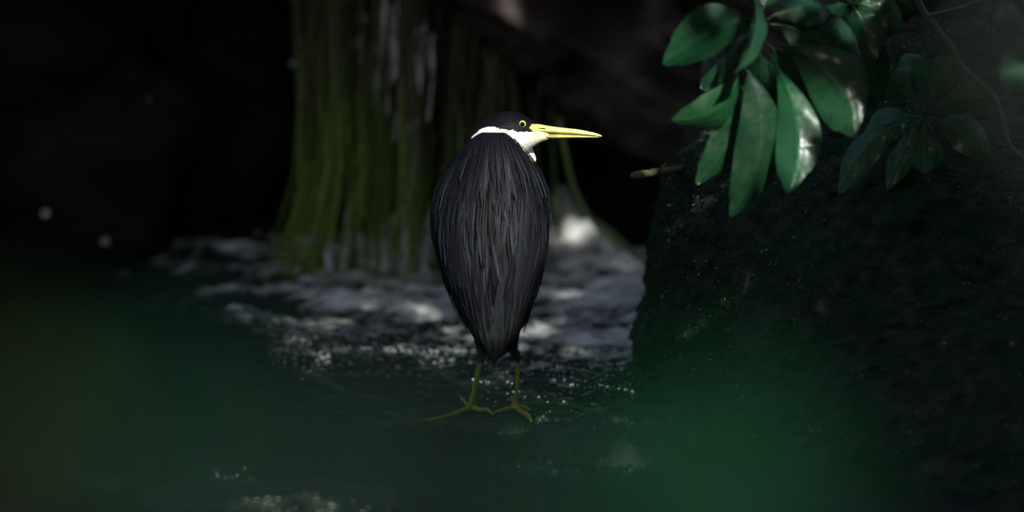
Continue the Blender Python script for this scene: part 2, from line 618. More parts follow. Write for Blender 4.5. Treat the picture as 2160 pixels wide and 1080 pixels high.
def surf_z(x, y, z0):
    """top of whatever wet stone lies here, else the water"""
    from mathutils.bvhtree import BVHTree
    best = z0
    for o in STONES:
        if o.name not in _bvh:
            _bvh[o.name] = BVHTree.FromPolygons([v.co + o.location for v in o.data.vertices], [tuple(f.vertices) for f in o.data.polygons])
        h = _bvh[o.name].ray_cast(Vector((x, y, 0.5)), Vector((0, 0, -1)))
        if h[0] is not None:
            best = max(best, h[0].z)
    return best


_bvh = {}
STONES = []
slab('standing_stone', -0.005, 0.0, 0.185, 0.12, -0.002, 'low wet stone under the heron\'s feet', 101, 0.4)
slab('mossy_stone', 0.165, -0.16, 0.17, 0.21, 0.012, 'wet mossy stone with glints, in front of the heron to the right', 111, 1.5)
slab('submerged_stone', -0.30, -0.55, 0.24, 0.14, -0.006, 'dark wet stone rippling the water at the bottom edge', 121, 1.3)

# ------------------------------------------------------------------ curtain of hanging strands and threads of water
curtain = thing('strand_curtain', at(800, 600, 1.2), 'curtain of long green and brown mossy strands hanging behind the heron', 'hanging plant')
waterfall = thing('waterfall', at(870, 600, 1.25), 'thin pale threads of water trickling down among the green strands', 'waterfall')


def strand_path(x0, drop_y, Yd, flare, wob):
    pts = []
    drift = random.gauss(0, 22)
    ytop = -260 if x0 < 860 else -40 + (x0 - 860) * 0.85
    for k in range(16):
        t = k / 15
        py = ytop + (drop_y - ytop) * t
        px = x0 + flare * max(0, (py - 330) / 300) ** 2 + wob * math.sin(t * (4 + x0 % 5) + x0) + drift * (t - 0.4) + random.uniform(-2.5, 2.5)
        pts.append(P(px, py, Yd + 0.03 * math.sin(t * 3 + x0 * 0.3) - 0.12 * t))
    return pts


def strand_col(n, sides, g):
    t = np.repeat(np.linspace(0, 1, n), sides)
    brown = np.array([0.036, 0.028, 0.008]); green = np.array([0.115, 0.200, 0.022])  # brown tops, darkened further to paint their fade to dark
    f = smooth(0.36, 0.80, t + g)[:, None]
    return brown * (1 - f) + green * f


STR = []
for i in range(300):
    u = (i + random.uniform(-0.4, 0.4)) / 300
    x0 = 645 + 470 * max(u, 0) ** 1.05
    # clumps: strands crowd together with dark gaps between
    x0 += 14 * math.sin(x0 * 0.075) + 7 * math.sin(x0 * 0.21 + 1) + random.gauss(0, 4)
    if x0 > 850 and random.random() < 0.25:
        continue
    drop = 622 + random.uniform(-70, 30)
    if x0 > 960:
        drop = random.uniform(480, 640)
    flare = -95 * max(0, 1 - (x0 - 645) / 330) + random.uniform(-26, 4)
    Yd = 1.22 + random.uniform(-0.10, 0.16)
    pts = strand_path(x0, drop, Yd, flare, random.uniform(2, 9))
    STR.append(pts)
    r = (random.uniform(1.2, 3.2) if random.random() < 0.85 else random.uniform(4, 6.5)) * PX
    rad = [r * (1.0 if x0 < 860 else 0.8) * (1 if k < 12 else (16 - k) / 5) * (0.55 + 0.75 * math.sin(math.pi * min(1, 0.15 + k / 17))) * random.uniform(0.8, 1.2) for k in range(16)]
    v_, f_ = tube(pts, rad, 5, flat=0.5)
    me = mesh('strand', v_, f_, M_STRAND, col=strand_col(16, 5, random.uniform(-0.16, 0.16)))
    link('strand', me, curtain)
# moss fuzz clinging to the strands
mv, mf, mc = [], [], []
for k in range(9000):
    pts = random.choice(STR)
    i = random.randrange(4, 15)
    f = random.random()
    b0 = np.array(pts[i]) * (1 - f) + np.array(pts[min(i + 1, 15)]) * f + rng.normal(0, 0.0025, 3)
    L = rng.uniform(0.004, 0.014)
    up = np.array([rng.normal(0, 0.5), rng.normal(0, 0.5), -1.0]); up /= np.linalg.norm(up)
    sd = np.cross(up, rng.normal(0, 1, 3)); sd /= np.linalg.norm(sd) + 1e-9
    o = len(mv)
    mv += [b0 - sd * L * 0.2, b0 + sd * L * 0.2, b0 + up * L]
    mf.append((o, o + 1, o + 2))
    t = i / 15
    g = rng.uniform(0.5, 1.5)
    mc += [(np.array([0.05, 0.042, 0.010]) * (1 - t) + np.array([0.12, 0.19, 0.02]) * t) * g] * 3
link('moss', mesh('moss', mv, np.array(mf), M_MOSS, False, col=np.array(mc)), curtain, kind='stuff')
for i, (x0, top, bot, w) in enumerate([(803, 20, 230, 5), (812, -60, 320, 7), (826, 10, 250, 4), (838, 0, 180, 7), (846, 40, 300, 4), (862, 300, 480, 6), (874, 90, 420, 5), (884, 60, 470, 6), (897, 50, 200, 4), (915, 70, 260, 4), (768, 30, 130, 4), (858, 380, 620, 9),
                                        (735, 430, 625, 11), (700, 480, 625, 10), (765, 490, 630, 9), (815, 470, 640, 11), (835, 500, 640, 9), (790, 480, 635, 9), (880, 470, 640, 10), (905, 430, 630, 10), (945, 380, 630, 8), (1165, 400, 540, 10), (1190, 420, 560, 8)]):
    pts = []
    Yd = 1.16 if x0 < 1100 else 1.5
    for k in range(12):
        t = k / 11
        py = top + (bot - top) * t
        pts.append(P(x0 - 10 * t + 3 * math.sin(t * 7 + x0), py, Yd - 0.05 * t))
    rad = [w * 0.8 * PX * (0.35 + 0.9 * math.sin(math.pi * (0.06 + 0.88 * k / 11))) for k in range(12)]
    v_, f_ = tube(pts, rad, 6, flat=0.45)
    link('water_thread', mesh('water_thread', v_, f_, M_FALL), waterfall)

# lone arching stem and the thin one beside it, right of the heron
def stem_thing(name, pts, r0, r1, col, label, cat, mat=None):
    s_ = spline([tuple(P(*q)) for q in pts], 36)
    rad = np.linspace(r0, r1, 36) * PX
    v_, f_ = tube(s_, rad, 7, flat=0.6)
    me = mesh(name, v_, f_, mat or M_TWIG, col=np.array(col))
    return link(name, me, label=label, category=cat)


stem_thing('arching_stem', [(1178, 250, 1.15), (1192, 320, 1.12), (1212, 400, 1.1), (1250, 465, 1.05), (1310, 515, 1.0), (1365, 555, 0.95), (1420, 600, 0.9)], 6.5, 7, (0.085, 0.135, 0.025), 'long green stem arching down into the white water by the boulder', 'stem')
stem_thing('thin_stem', [(1320, 520, 0.9), (1352, 548, 0.88), (1376, 585, 0.85), (1400, 620, 0.8)], 2.5, 1.5, (0.05, 0.09, 0.03), 'thin dark stem curving at the boulder\'s left edge', 'stem')
stem_thing('upright_strand', [(1162, 230, 1.3), (1166, 330, 1.28), (1172, 430, 1.25), (1180, 500, 1.2)], 5, 7, (0.05, 0.10, 0.02), 'short green strand just right of the heron\'s shoulder', 'stem')

# broken stick jutting from the boulder
sb = thing('broken_branch', at(1420, 366, 0.3), 'short broken stick jutting left from the boulder, pale on top', 'branch')
pts = [P(1332, 372, 0.16), P(1352, 368, 0.17), P(1380, 364, 0.2), P(1410, 360, 0.25), P(1450, 356, 0.36)]
v_, f_ = tube(spline([tuple(q) for q in pts], 14), np.array([6, 8, 9, 8.6, 9.2, 9, 9.4, 9.8, 9.2, 9.6, 10, 10, 10, 10]) * PX * 0.95, 9)
v_ = [Vector(q) + Vector((0, 0, random.uniform(-0.0012, 0.0012))) for q in v_]
link('bark', mesh('bark', v_, f_, M_BARK, col=np.array((0.10, 0.12, 0.05))), sb)
v_, f_ = tube([P(1390, 362, 0.2), P(1398, 352, 0.18), P(1404, 345, 0.17)], [3 * PX, 2.4 * PX, 1 * PX], 6)
link('side_shoot', mesh('side_shoot', v_, f_, M_BARK, col=np.array((0.12, 0.11, 0.06))), sb)

# pale discs stand in for blurred water glints on the dark far bank
for (px, py, r, lab) in [(617, 135, 8, 'pale disc for a water glint on the black rock beside the top of the green strands'),
                         (314, 211, 3.5, 'tiny pale disc for a water glint high on the black left bank'),
                         (97, 453, 12, 'round pale disc for a water glint on the dark bank near the left edge'),
                         (223, 511, 10, 'pale disc for a water glint on the dark bank, right of and below the roundest one'),
                         (543, 491, 4.5, 'faint pale disc for a water glint low on the bank just left of the green strands'),
                         (192, 604, 4, 'faint pale disc for a water glint at the waterline on the left')]:
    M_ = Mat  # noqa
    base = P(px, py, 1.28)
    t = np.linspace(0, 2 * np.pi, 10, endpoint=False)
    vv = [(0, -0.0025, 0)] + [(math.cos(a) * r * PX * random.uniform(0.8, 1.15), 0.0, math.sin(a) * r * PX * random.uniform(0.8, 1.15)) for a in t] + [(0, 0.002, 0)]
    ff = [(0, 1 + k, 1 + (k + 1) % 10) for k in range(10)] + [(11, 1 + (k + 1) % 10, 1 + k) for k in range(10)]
    o = link('pale_glint', mesh('pale_glint', vv, ff, M_GLINT), label=lab, category='glint', group='pale discs for water glints on the far bank')
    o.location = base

# froth beads on the rapids, and white beads added as glints: nobody could count them
bv, bf = [], []
for k in range(-900, 2050):
    if k < 950:
        px = random.uniform(560, 1345); Yb = random.gauss(0.62, 0.10) - (0.16 * max(0, (px - 1000) / 350))
    elif k < 1350:
        px = random.uniform(1160, 1375); Yb = random.uniform(0.2, 1.1)
    elif k < 1500:
        px = random.uniform(950, 1330); Yb = random.uniform(0.12, 0.5)
    elif k < 1800:      # glint beads on the wet stones before the heron
        px = random.gauss(1230, 80); Yb = random.uniform(-0.36, 0.02)
    elif k < 1950:
        px = random.gauss(640, 90); Yb = random.gauss(-0.66, 0.035)
    else:
        px = random.gauss(480, 40); Yb = random.gauss(-0.42, 0.03)
    x = (px - 1080) * K * (Yb - CAM.y) + CAM.x
    z = water_z(x, Yb)
    if k >= 1500:
        z = surf_z(x, Yb, z)
    r = random.uniform(0.6, 1.9) * (0.7 if k >= 1500 else 1) * (2.0 if k >= 1800 else 1) * PX * (1.5 if random.random() < 0.08 else 1)
    o = len(bv)
    bv += [(x + r * a * 1.3, Yb + r * b, z + r * c) for a, b, c in ((1, 0, 0), (-1, 0, 0), (0, 1, 0), (0, -1, 0), (0, 0, 1), (0, 0, -1))]
    bf += [(o + a, o + b, o + c) for a, b, c in ((0, 2, 4), (2, 1, 4), (1, 3, 4), (3, 0, 4), (2, 0, 5), (1, 2, 5), (3, 1, 5), (0, 3, 5))]
Mb = Mat('froth_glint_bead'); Mb.set(Base_Color=(0.8, 0.8, 0.82, 1), Roughness=0.12)
link('froth', mesh('froth', bv, np.array(bf), Mb.m), label='fine white beads for foam and glints over the rapids and wet stones', category='froth', kind='stuff')

# ------------------------------------------------------------------ the heron
heron = thing('heron', (0, 0, 0), 'black heron with white cheek and yellow bill standing with its back turned', 'bird')
TOR = [  # py, left, right, centre depth, half depth
    (273, 1028, 1054, 0.034, 0.010), (279, 1008, 1072, 0.034, 0.022), (296, 984, 1092, 0.033, 0.036), (330, 960, 1117, 0.030, 0.050), (360, 941, 1135, 0.025, 0.058),
    (400, 924, 1150, 0.016, 0.066), (450, 914, 1157, 0.006, 0.070), (500, 916, 1154, -0.004, 0.070), (550, 928, 1146, -0.014, 0.066),
    (600, 943, 1132, -0.024, 0.058), (650, 963, 1117, -0.032, 0.048), (700, 988, 1101, -0.040, 0.034), (735, 1009, 1083, -0.045, 0.021), (758, 1028, 1054, -0.048, 0.008)]
TA = np.array(TOR, float)
TA[2:, 1] += 3.5
TA[2:, 2] -= 3.5     # room for the plumes


def tor(py):
    return [float(np.interp(py, TA[:, 0], TA[:, k])) for k in range(1, 5)]


def body_pt(py, th, off=0.0):
    """point on the torso: th = 0 faces the lens, +-90 deg are the flanks"""
    l_, r_, yc, hd = tor(py)
    c = P((l_ + r_) / 2, py, yc)
    hw = (r_ - l_) / 2 * PX
    n = Vector((math.sin(th) / max(hw, 1e-4), -math.cos(th) / max(hd, 1e-4), 0)).normalized()
    return Vector((c.x + hw * math.sin(th), yc - hd * math.cos(th), c.z)) + n * off, n


parts = []


def loft(rings, sides=28):
    """rings: list of lists of points"""
    v_, f_ = [], []
    for rg in rings:
        v_ += rg
    for i in range(len(rings) - 1):
        for k in range(sides):
            k2 = (k + 1) % sides
            f_.append((i * sides + k, i * sides + k2, (i + 1) * sides + k2, (i + 1) * sides + k))
    f_.append(tuple(range(sides - 1, -1, -1)))
    f_.append(tuple((len(rings) - 1) * sides + k for k in range(sides)))
    return v_, f_


ts = spline(TA, 40)
rings = []
for py_, l_, r_, yc, hd in ts:
    c = P((l_ + r_) / 2, py_, yc); hw = (r_ - l_) / 2 * PX
    rings.append([Vector((c.x + hw * math.cos(a), yc + hd * math.sin(a), c.z)) for a in np.linspace(0, 2 * np.pi, 28, endpoint=False)])
parts.append(loft(rings))
HY = 0.062   # depth of the head
HEAD = [(978, 300, 336, 0.010), (990, 279, 342, 0.020), (1010, 260, 345, 0.028), (1030, 247, 342, 0.033), (1050, 239, 338, 0.0345), (1070, 235.5, 334, 0.034), (1090, 237, 329, 0.031),
        (1105, 243, 322, 0.0275), (1117, 250, 314, 0.0235), (1128, 258, 307, 0.0185), (1140, 268, 300, 0.012), (1152, 276, 296, 0.008), (1160, 282, 293, 0.004)]
hs = spline(HEAD, 36)
rings = []
for px_, t_, b_, hd in hs:
    tp = P(px_, t_, HY); bt = P(px_, b_, HY)
    cz = (tp.z + bt.z) / 2; hh = (tp.z - bt.z) / 2
    rings.append([Vector((tp.x, HY + hd * math.cos(a), cz + hh * math.sin(a))) for a in np.linspace(0, 2 * np.pi, 28, endpoint=False)])
parts.append(loft(rings))
# folded neck in front of the breast
npth = spline([tuple(P(1040, 300, 0.065)), tuple(P(1075, 318, 0.085)), tuple(P(1086, 350, 0.085)), tuple(P(1075, 400, 0.06))], 14)
parts.append(tube(npth, np.linspace(0.024, 0.036, 14), 14))
# thighs, shanks and feet
def limb(pts, rad, n=20, sides=10):
    q = spline([tuple(P(*a)) for a in pts], n)
    r = spline([(x,) for x in rad], n)[:, 0] * PX
    return tube(q, np.maximum(r, 0.0009), sides)


FZ = 0.003


def G(px, py):
    """a spot on the stone under this photo position"""
    q = PZ(px, py, FZ)
    return (px, py, q.y)


parts.append(limb([(1012, 690, -0.015), (1016, 740, -0.012), (1014, 772, -0.012)], [19, 11, 6]))
parts.append(limb([(1080, 690, -0.010), (1082, 735, -0.006), (1092, 758, -0.002)], [19, 11, 5]))
parts.append(limb([(1014, 755, -0.012), (1008, 790, -0.010), (999, 830, -0.004), (992, 862, 0.012)], [6.6, 6.4, 5.8, 8.5]))
parts.append(limb([(1092, 740, -0.002), (1092, 790, 0.0), (1090, 830, 0.006), (1088, 858, 0.018)], [5.4, 5.2, 5.4, 8.5]))
yL = G(992, 866)[2]; yR = G(1088, 862)[2]
for pts, rad in [
        ([(992, 858, 0.012), G(970, 868), G(945, 877), G(912, 884), G(876, 889)], [6.5, 5.2, 4.4, 3.4, 1.2]),
        ([(990, 856, 0.014), G(1012, 864), (1028, 864, yL + 0.01), G(1040, 875)], [6.5, 5.4, 5.2, 1.5]),
        ([(992, 858, 0.016), G(985, 852), G(975, 842), G(968, 834)], [6, 4.5, 4, 1.5]),
        ([(1088, 856, 0.018), G(1068, 863), G(1050, 868), G(1036, 872)], [6.5, 5.2, 4.4, 1.4]),
        ([(1087, 856, 0.016), G(1100, 868), (1113, 875, G(1113, 879)[2]), G(1122, 891)], [7, 6.4, 6, 1.5]),
        ([(1088, 856, 0.020), G(1102, 858), G(1112, 861), G(1120, 866)], [5.5, 4.4, 4.2, 1.2]),
        ([(1088, 856, 0.020), G(1084, 850), G(1080, 842), G(1078, 835)], [5.5, 4.4, 3.8, 1.2])]:
    parts.append(limb(pts, rad, 16, 8))
v_, f_ = merge(parts)
tmp = bpy.data.objects.new('tmp_body', mesh('tmp_body', v_, f_))
COL.objects.link(tmp)
rm = tmp.modifiers.new('r', 'REMESH'); rm.mode = 'VOXEL'; rm.voxel_size = 0.0012
sm = tmp.modifiers.new('s', 'SMOOTH'); sm.factor = 0.5; sm.iterations = 4
dg = bpy.context.evaluated_depsgraph_get()
body_me = bpy.data.meshes.new_from_object(tmp.evaluated_get(dg))
bpy.data.objects.remove(tmp)
co = np.zeros(len(body_me.vertices) * 3, np.float32)
body_me.vertices.foreach_get('co', co)
co = co.reshape(-1, 3).astype(float)
# plumage pattern follows height and length of the bird (same on both sides)
def colrow(x, y, z):
    """side-on plan of the bird in photo units; both flanks alike"""
    yy = HY - np.abs(y - HY)
    dy = yy - CAM.y
    dep = dy * CP - (z - CAM.z) * SP
    px = 1080 + (x - CAM.x) / dep / K
    py = 540 - (dy * SP + (z - CAM.z) * CP) / dep / K
    return px, py


bpx, bpy_ = colrow(co[:, 0], co[:, 1], co[:, 2])
jit = 2.0 * fbm(co * 420, 2, 5) + 0.8 * fbm(co * 150, 2, 8)
cap_edge = np.interp(bpx, [975, 992, 997, 1010, 1027, 1043, 1065, 1082, 1099, 1117, 1126, 1140, 1170], [300, 296, 287, 274.5, 268.5, 268, 273, 276, 278.5, 279, 277, 268, 262]) + jit
black = np.array([0.0030, 0.0032, 0.0055])
c = np.tile(black, (len(co), 1))
# white cheek and throat
white = (bpy_ > cap_edge) & (bpx > 993) & (bpy_ < 345) & (co[:, 1] > 0.018)
c[white] = [0.84, 0.86, 0.80]
mant = (co[:, 1] < 0.024) & (bpy_ > 279)
c[mant] = black
chin = white & (bpx + jit * 5 > 1124)
c[chin] = [0.84, 0.85, 0.60]
chin = white & (bpx + jit * 3 > 1143)
c[chin] = [0.80, 0.80, 0.38]
lore = (bpx > 1117 + jit + 0.7 * np.abs(bpy_ - 268)) & (bpy_ > 262) & (bpy_ < 279) & (co[:, 2] > 0.3)
c[lore] = [0.55, 0.58, 0.14]
legm = (co[:, 2] < P(1050, 765, 0).z + 0.002 * jit)
c[legm] = np.array([0.21, 0.27, 0.04]) * (1 + 0.12 * jit[legm, None])
low = (co[:, 2] < 0.016) & (bpx > 1085)
c[low] = np.array([0.30, 0.24, 0.04])
thigh = (~legm) & (bpy_ > 690) & (co[:, 1] > -0.03)
c[thigh] = [0.022, 0.025, 0.026]
a = body_me.color_attributes.new('col', 'FLOAT_COLOR', 'POINT')
cc = np.ones((len(co), 4), np.float32); cc[:, :3] = np.clip(c, 0.001, 1)
a.data.foreach_set('color', cc.ravel())
body_me.polygons.foreach_set('use_smooth', np.ones(len(body_me.polygons), dtype=bool))
body_me.materials.clear(); body_me.materials.append(M_HERON)
body_me.name = 'body'
body = link('body', body_me, heron)

# bill
def bill_part(name, rows, col_fn, par):
    rs = spline(rows, 26)
    rings = []
    cols = []
    for px_, t_, b_, hd in rs:
        tp = P(px_, t_, HY); bt = P(px_, b_, HY)
        cz = (tp.z + bt.z) / 2; hh = max((tp.z - bt.z) / 2, 0.0003)
        for a in np.linspace(0, 2 * np.pi, 16, endpoint=False):
            cols.append(col_fn(px_, math.sin(a)))
        rings.append([Vector((tp.x, HY + max(hd, 0.0004) * math.cos(a), cz + hh * math.sin(a))) for a in np.linspace(0, 2 * np.pi, 16, endpoint=False)])
    v_, f_ = loft(rings, 16)
    return link(name, mesh(name, v_, f_, M_BILL, col=np.array(cols)), par)


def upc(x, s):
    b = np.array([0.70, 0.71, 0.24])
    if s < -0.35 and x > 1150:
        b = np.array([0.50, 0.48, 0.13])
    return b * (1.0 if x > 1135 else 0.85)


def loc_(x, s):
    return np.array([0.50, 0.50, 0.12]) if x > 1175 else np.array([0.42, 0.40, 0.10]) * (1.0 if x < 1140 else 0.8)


bill = bill_part('upper_mandible', [(1115, 266, 272, 0.010), (1119, 263.5, 277, 0.0165), (1126, 261.8, 279, 0.0172), (1135, 262, 279.5, 0.013), (1165, 267, 281, 0.0085), (1195, 270.5, 283, 0.0065), (1221, 273.5, 284.6, 0.005), (1250, 279.5, 286.6, 0.003), (1262, 283, 287.8, 0.0018), (1269, 286, 288.6, 0.0005)], upc, heron)
bill_part('lower_mandible', [(1122, 279.6, 284, 0.016), (1135, 280, 288.5, 0.011), (1160, 281.8, 292, 0.0075), (1207, 284.4, 290.8, 0.005), (1240, 286.6, 290, 0.003), (1263, 288.4, 289.6, 0.001)], loc_, heron)
link('nostril', mesh('nostril', *tube([P(1136, 269.5, HY - 0.0128), P(1146, 271, HY - 0.0112), P(1156, 272.2, HY - 0.0096)], [0.0004, 0.0008, 0.0003], 6), M_PUPIL), bill)


def ball(c, r, mat, name, par, sq=(1, 1, 1)):
    th_ = np.linspace(0, 2 * np.pi, 20, endpoint=False); ph_ = np.linspace(-np.pi / 2 + 0.01, np.pi / 2 - 0.01, 14)
    T, F = np.meshgrid(th_, ph_, indexing='ij')
    p_ = np.stack([np.cos(F) * np.cos(T) * sq[0], np.cos(F) * np.sin(T) * sq[1], np.sin(F) * sq[2]], -1).reshape(-1, 3) * r + np.array(c)
    fs_ = [tuple(q) for q in grid_faces(20, 14, True)]
    fs_.append(tuple(i * 14 for i in range(20))[::-1]); fs_.append(tuple(i * 14 + 13 for i in range(20)))
    return link(name, mesh(name, p_, fs_, mat), par)


for side in (-1, 1):
    ec = P(1102, 261.5, HY + side * 0.0238)
    ec.z = P(1102, 261.5, HY - 0.0238).z
    eye = ball(ec, 0.0047, M_IRIS, 'eye', heron, (1, 0.6, 1))
    ball(ec + Vector((0, side * 0.0016, 0)), 0.0035, M_PUPIL, 'pupil', eye, (1, 0.5, 1))

# ---- feathers
def feather_mesh(name, py0, py1, th0, th1, width, off0, off1, mat, col, col_tip, n=9, ridge=0.0007):
    v_, cl = [], []
    for k in range(n):
        t = k / (n - 1)
        py_ = py0 + (py1 - py0) * t
        th_ = th0 + (th1 - th0) * t
        p_, nn = body_pt(min(py_, 756), th_, off0 + (off1 - off0) * t)
        if py_ > 756:
            p_.z -= (py_ - 756) * PX
        sd = Vector((0, 0, 1)).cross(nn).normalized()
        w = width * PX * 0.5 * (min(1, 0.35 + t * 2.2) if t < 0.5 else max(0.04, (1 - ((t - 0.5) / 0.5) ** 2.2)))
        v_ += [p_ - sd * w, p_ + nn * ridge, p_ + sd * w]
        cl += [np.array(col) * (1 - t) + np.array(col_tip) * t] * 3
    f_ = []
    for k in range(n - 1):
        for j in (0, 1):
            f_.append((k * 3 + j, k * 3 + j + 1, k * 3 + 3 + j + 1, k * 3 + 3 + j))
    return mesh(name, v_, f_, mat, col=np.array(cl))


# wings: covert shell and flight feathers
for side in (-1, 1):
    vv, ff = [], []
    na_, nb2 = 18, 26
    for i in range(na_):
        for j in range(nb2):
            py_ = 352 + (716 - 352) * j / (nb2 - 1)
            th_ = side * math.radians(30 + 82 * i / (na_ - 1))
            edge = min(1, 6 * min(i / (na_ - 1), 1 - i / (na_ - 1)), 5 * min(j / (nb2 - 1), 1 - j / (nb2 - 1)))
            q, _n = body_pt(py_, th_, -0.001 + 0.004 * edge)
            vv.append(q)
    ff = [tuple(q) if side > 0 else tuple(q)[::-1] for q in grid_faces(na_, nb2)]
    wing = link('wing', mesh('wing', vv, ff, M_WING, col=np.array([0.011, 0.012, 0.015])), heron)
    for k in range(7):
        a0 = side * math.radians(34 + 7.5 * k)
        me = feather_mesh('scapular', 400 + 16 * k + random.uniform(-8, 8), 640 - 8 * k, a0, a0 * 0.86, 17, 0.0042, 0.0068, M_WING, (0.005, 0.0056, 0.0075), (0.011, 0.0128, 0.016), 12, 0.0012)
        link('scapular', me, wing)
    for k in range(8):
        a0 = side * math.radians(20 + 8.5 * k)
        me = feather_mesh('flight_feather', 520 + 4 * k, 752 - 9 * k, a0, side * math.radians(6 + 9 * k), 31 - 1.2 * k, 0.0030, 0.0045 - 0.0003 * k, M_WING, (0.008, 0.009, 0.011), (0.014, 0.0165, 0.018), 12, 0.0012)
        link('flight_feather', me, wing)
tail = link('tail', feather_mesh('tail', 640, 766, 0, 0.05, 50, 0.002, 0.003, M_WING, (0.018, 0.02, 0.022), (0.02, 0.023, 0.025), 10, 0.002), heron)
for k in range(6):
    a0 = math.radians(-26 + 10.4 * k)
    link('tail_feather', feather_mesh('tail_feather', 630, 762 - abs(k - 2.5) * 5, a0, a0 * 0.5, 30, 0.0035, 0.0045, M_WING, (0.022, 0.024, 0.027), (0.034, 0.038, 0.040), 10, 0.001), tail)

# long narrow back plumes, each one a feather
pl = []
for i in range(300):
    t = (i + 0.5) / 300
    py0 = 283 + 300 * t ** 1.05 + random.uniform(-10, 10)
    th0 = random.uniform(-1, 1)
    th0 = math.radians(92) * th0
    ln = random.uniform(60, 115) + 40 * t
    if py0 < 300:
        th0 *= 0.75
    pl.append((py0, th0, ln))
pl.sort(key=lambda q: -q[0])
for i, (py0, th0, ln) in enumerate(pl):
    dth = random.gauss(0, 0.085) - 0.03 * th0
    lift = 0.0016 + 0.0022 * i / 300
    g = random.choice((0.3, 0.5, 0.9, 1.5, 1.8)) * random.uniform(0.8, 1.2)
    c0 = np.array([0.002, 0.0022, 0.004]); c1 = np.array([0.0135, 0.0160, 0.0215]) * g
    me = feather_mesh('feather', max(py0, 282), min(py0 + ln, 700), th0, th0 + dth, random.uniform(4.2, 8.0), lift + 0.0008, lift + random.uniform(0.0018, 0.0055), M_FEATHER, c0, c1, 8, 0.0009)
    link('feather', me, heron)
# down and finer barbs between them
dv, df, dc = [], [], []
for i in range(3400):
    py0 = random.uniform(286, 650)
    th0 = random.uniform(-1.75, 1.75) * (0.7 if py0 < 298 else 1)
    ln = random.uniform(18, 60)
    w = random.uniform(1.0, 2.4) * PX
    o = len(dv)
    sh = random.gauss(0, 0.04)
    g = random.uniform(0.4, 1.5)
    for k in range(4):
        t = k / 3
        q, nn = body_pt(min(py0 + ln * t, 750), th0 + sh * t, 0.0022 + 0.002 * t + (0.0035 * t * t if abs(th0) > 1.2 else 0))
        sd = Vector((0, 0, 1)).cross(nn).normalized()
        ww = w * (1 - 0.9 * t) * 0.5
        dv += [q - sd * ww, q + sd * ww]
        dc += [np.array([0.006, 0.006, 0.009]) * g * (1 + 1.2 * t)] * 2
    for k in range(3):
        df.append((o + 2 * k, o + 2 * k + 1, o + 2 * k + 3, o + 2 * k + 2))
# stray barbs off the right flank, paled to paint their lit edges
for i in range(46):
    py0 = random.uniform(345, 450); th0 = math.radians(random.uniform(75, 100)); ln = random.uniform(18, 34)
    o = len(dv)
    for k in range(4):
        t = k / 3
        q, nn = body_pt(py0 + ln * t, th0, 0.002 + 0.006 * t ** 1.5)
        sd = Vector((0, 0, 1)).cross(nn).normalized()
        ww = 1.6 * PX * (1 - 0.9 * t) * 0.5
        dv += [q - sd * ww, q + sd * ww]
        dc += [np.array([0.05, 0.055, 0.06]) + 0.25 * t * t * random.random()] * 2
    for k in range(3):
        df.append((o + 2 * k, o + 2 * k + 1, o + 2 * k + 3, o + 2 * k + 2))
link('down', mesh('down', dv, np.array(df), M_FEATHER, col=np.array(dc)), heron, kind='stuff')
# fine lie of the crown and nape feathers
dv, df, dc = [], [], []
hr = np.array(hs)
for i in range(1500):
    px0 = random.uniform(988, 1112)
    a0 = random.uniform(0.02, math.pi - 0.02)
    ln = random.uniform(8, 20)
    o = len(dv)
    ok = True
    for k in range(3):
        t = k / 2
        px_ = px0 - ln * t
        t_, b_, hd = [float(np.interp(px_, hr[:, 0], hr[:, m])) for m in (1, 2, 3)]
        tp = P(px_, t_, HY); bt = P(px_, b_, HY)
        cz = (tp.z + bt.z) / 2; hh = (tp.z - bt.z) / 2
        nn = Vector((0, math.cos(a0) * hh, math.sin(a0) * hd)).normalized()
        q = Vector((tp.x, HY + hd * math.cos(a0), cz + hh * math.sin(a0))) + nn * (0.0003 + 0.0007 * t)
        x_, y_ = colrow(q.x, q.y, q.z)
        if y_ > np.interp(x_, [975, 992, 997, 1010, 1027, 1043, 1065, 1082, 1099, 1117, 1126], [300, 296, 287, 274.5, 268.5, 268, 273, 276, 278.5, 279, 270]) - 1 or abs(x_ - 1102) < 9 and abs(y_ - 261) < 9:
            ok = False
        sd = Vector((1, 0, 0)).cross(nn).normalized()
        ww = 0.00065 * (1 - 0.8 * t)
        dv += [q - sd * ww, q + sd * ww]
        dc += [np.array([0.0036, 0.0038, 0.0062]) * (1 + 1.2 * t)] * 2
    if not ok:
        del dv[o:]; del dc[o:]
        continue
    for k in range(2):
        df.append((o + 2 * k, o + 2 * k + 1, o + 2 * k + 3, o + 2 * k + 2))
link('crown_down', mesh('crown_down', dv, np.array(df), M_FEATHER, col=np.array(dc)), heron, kind='stuff')

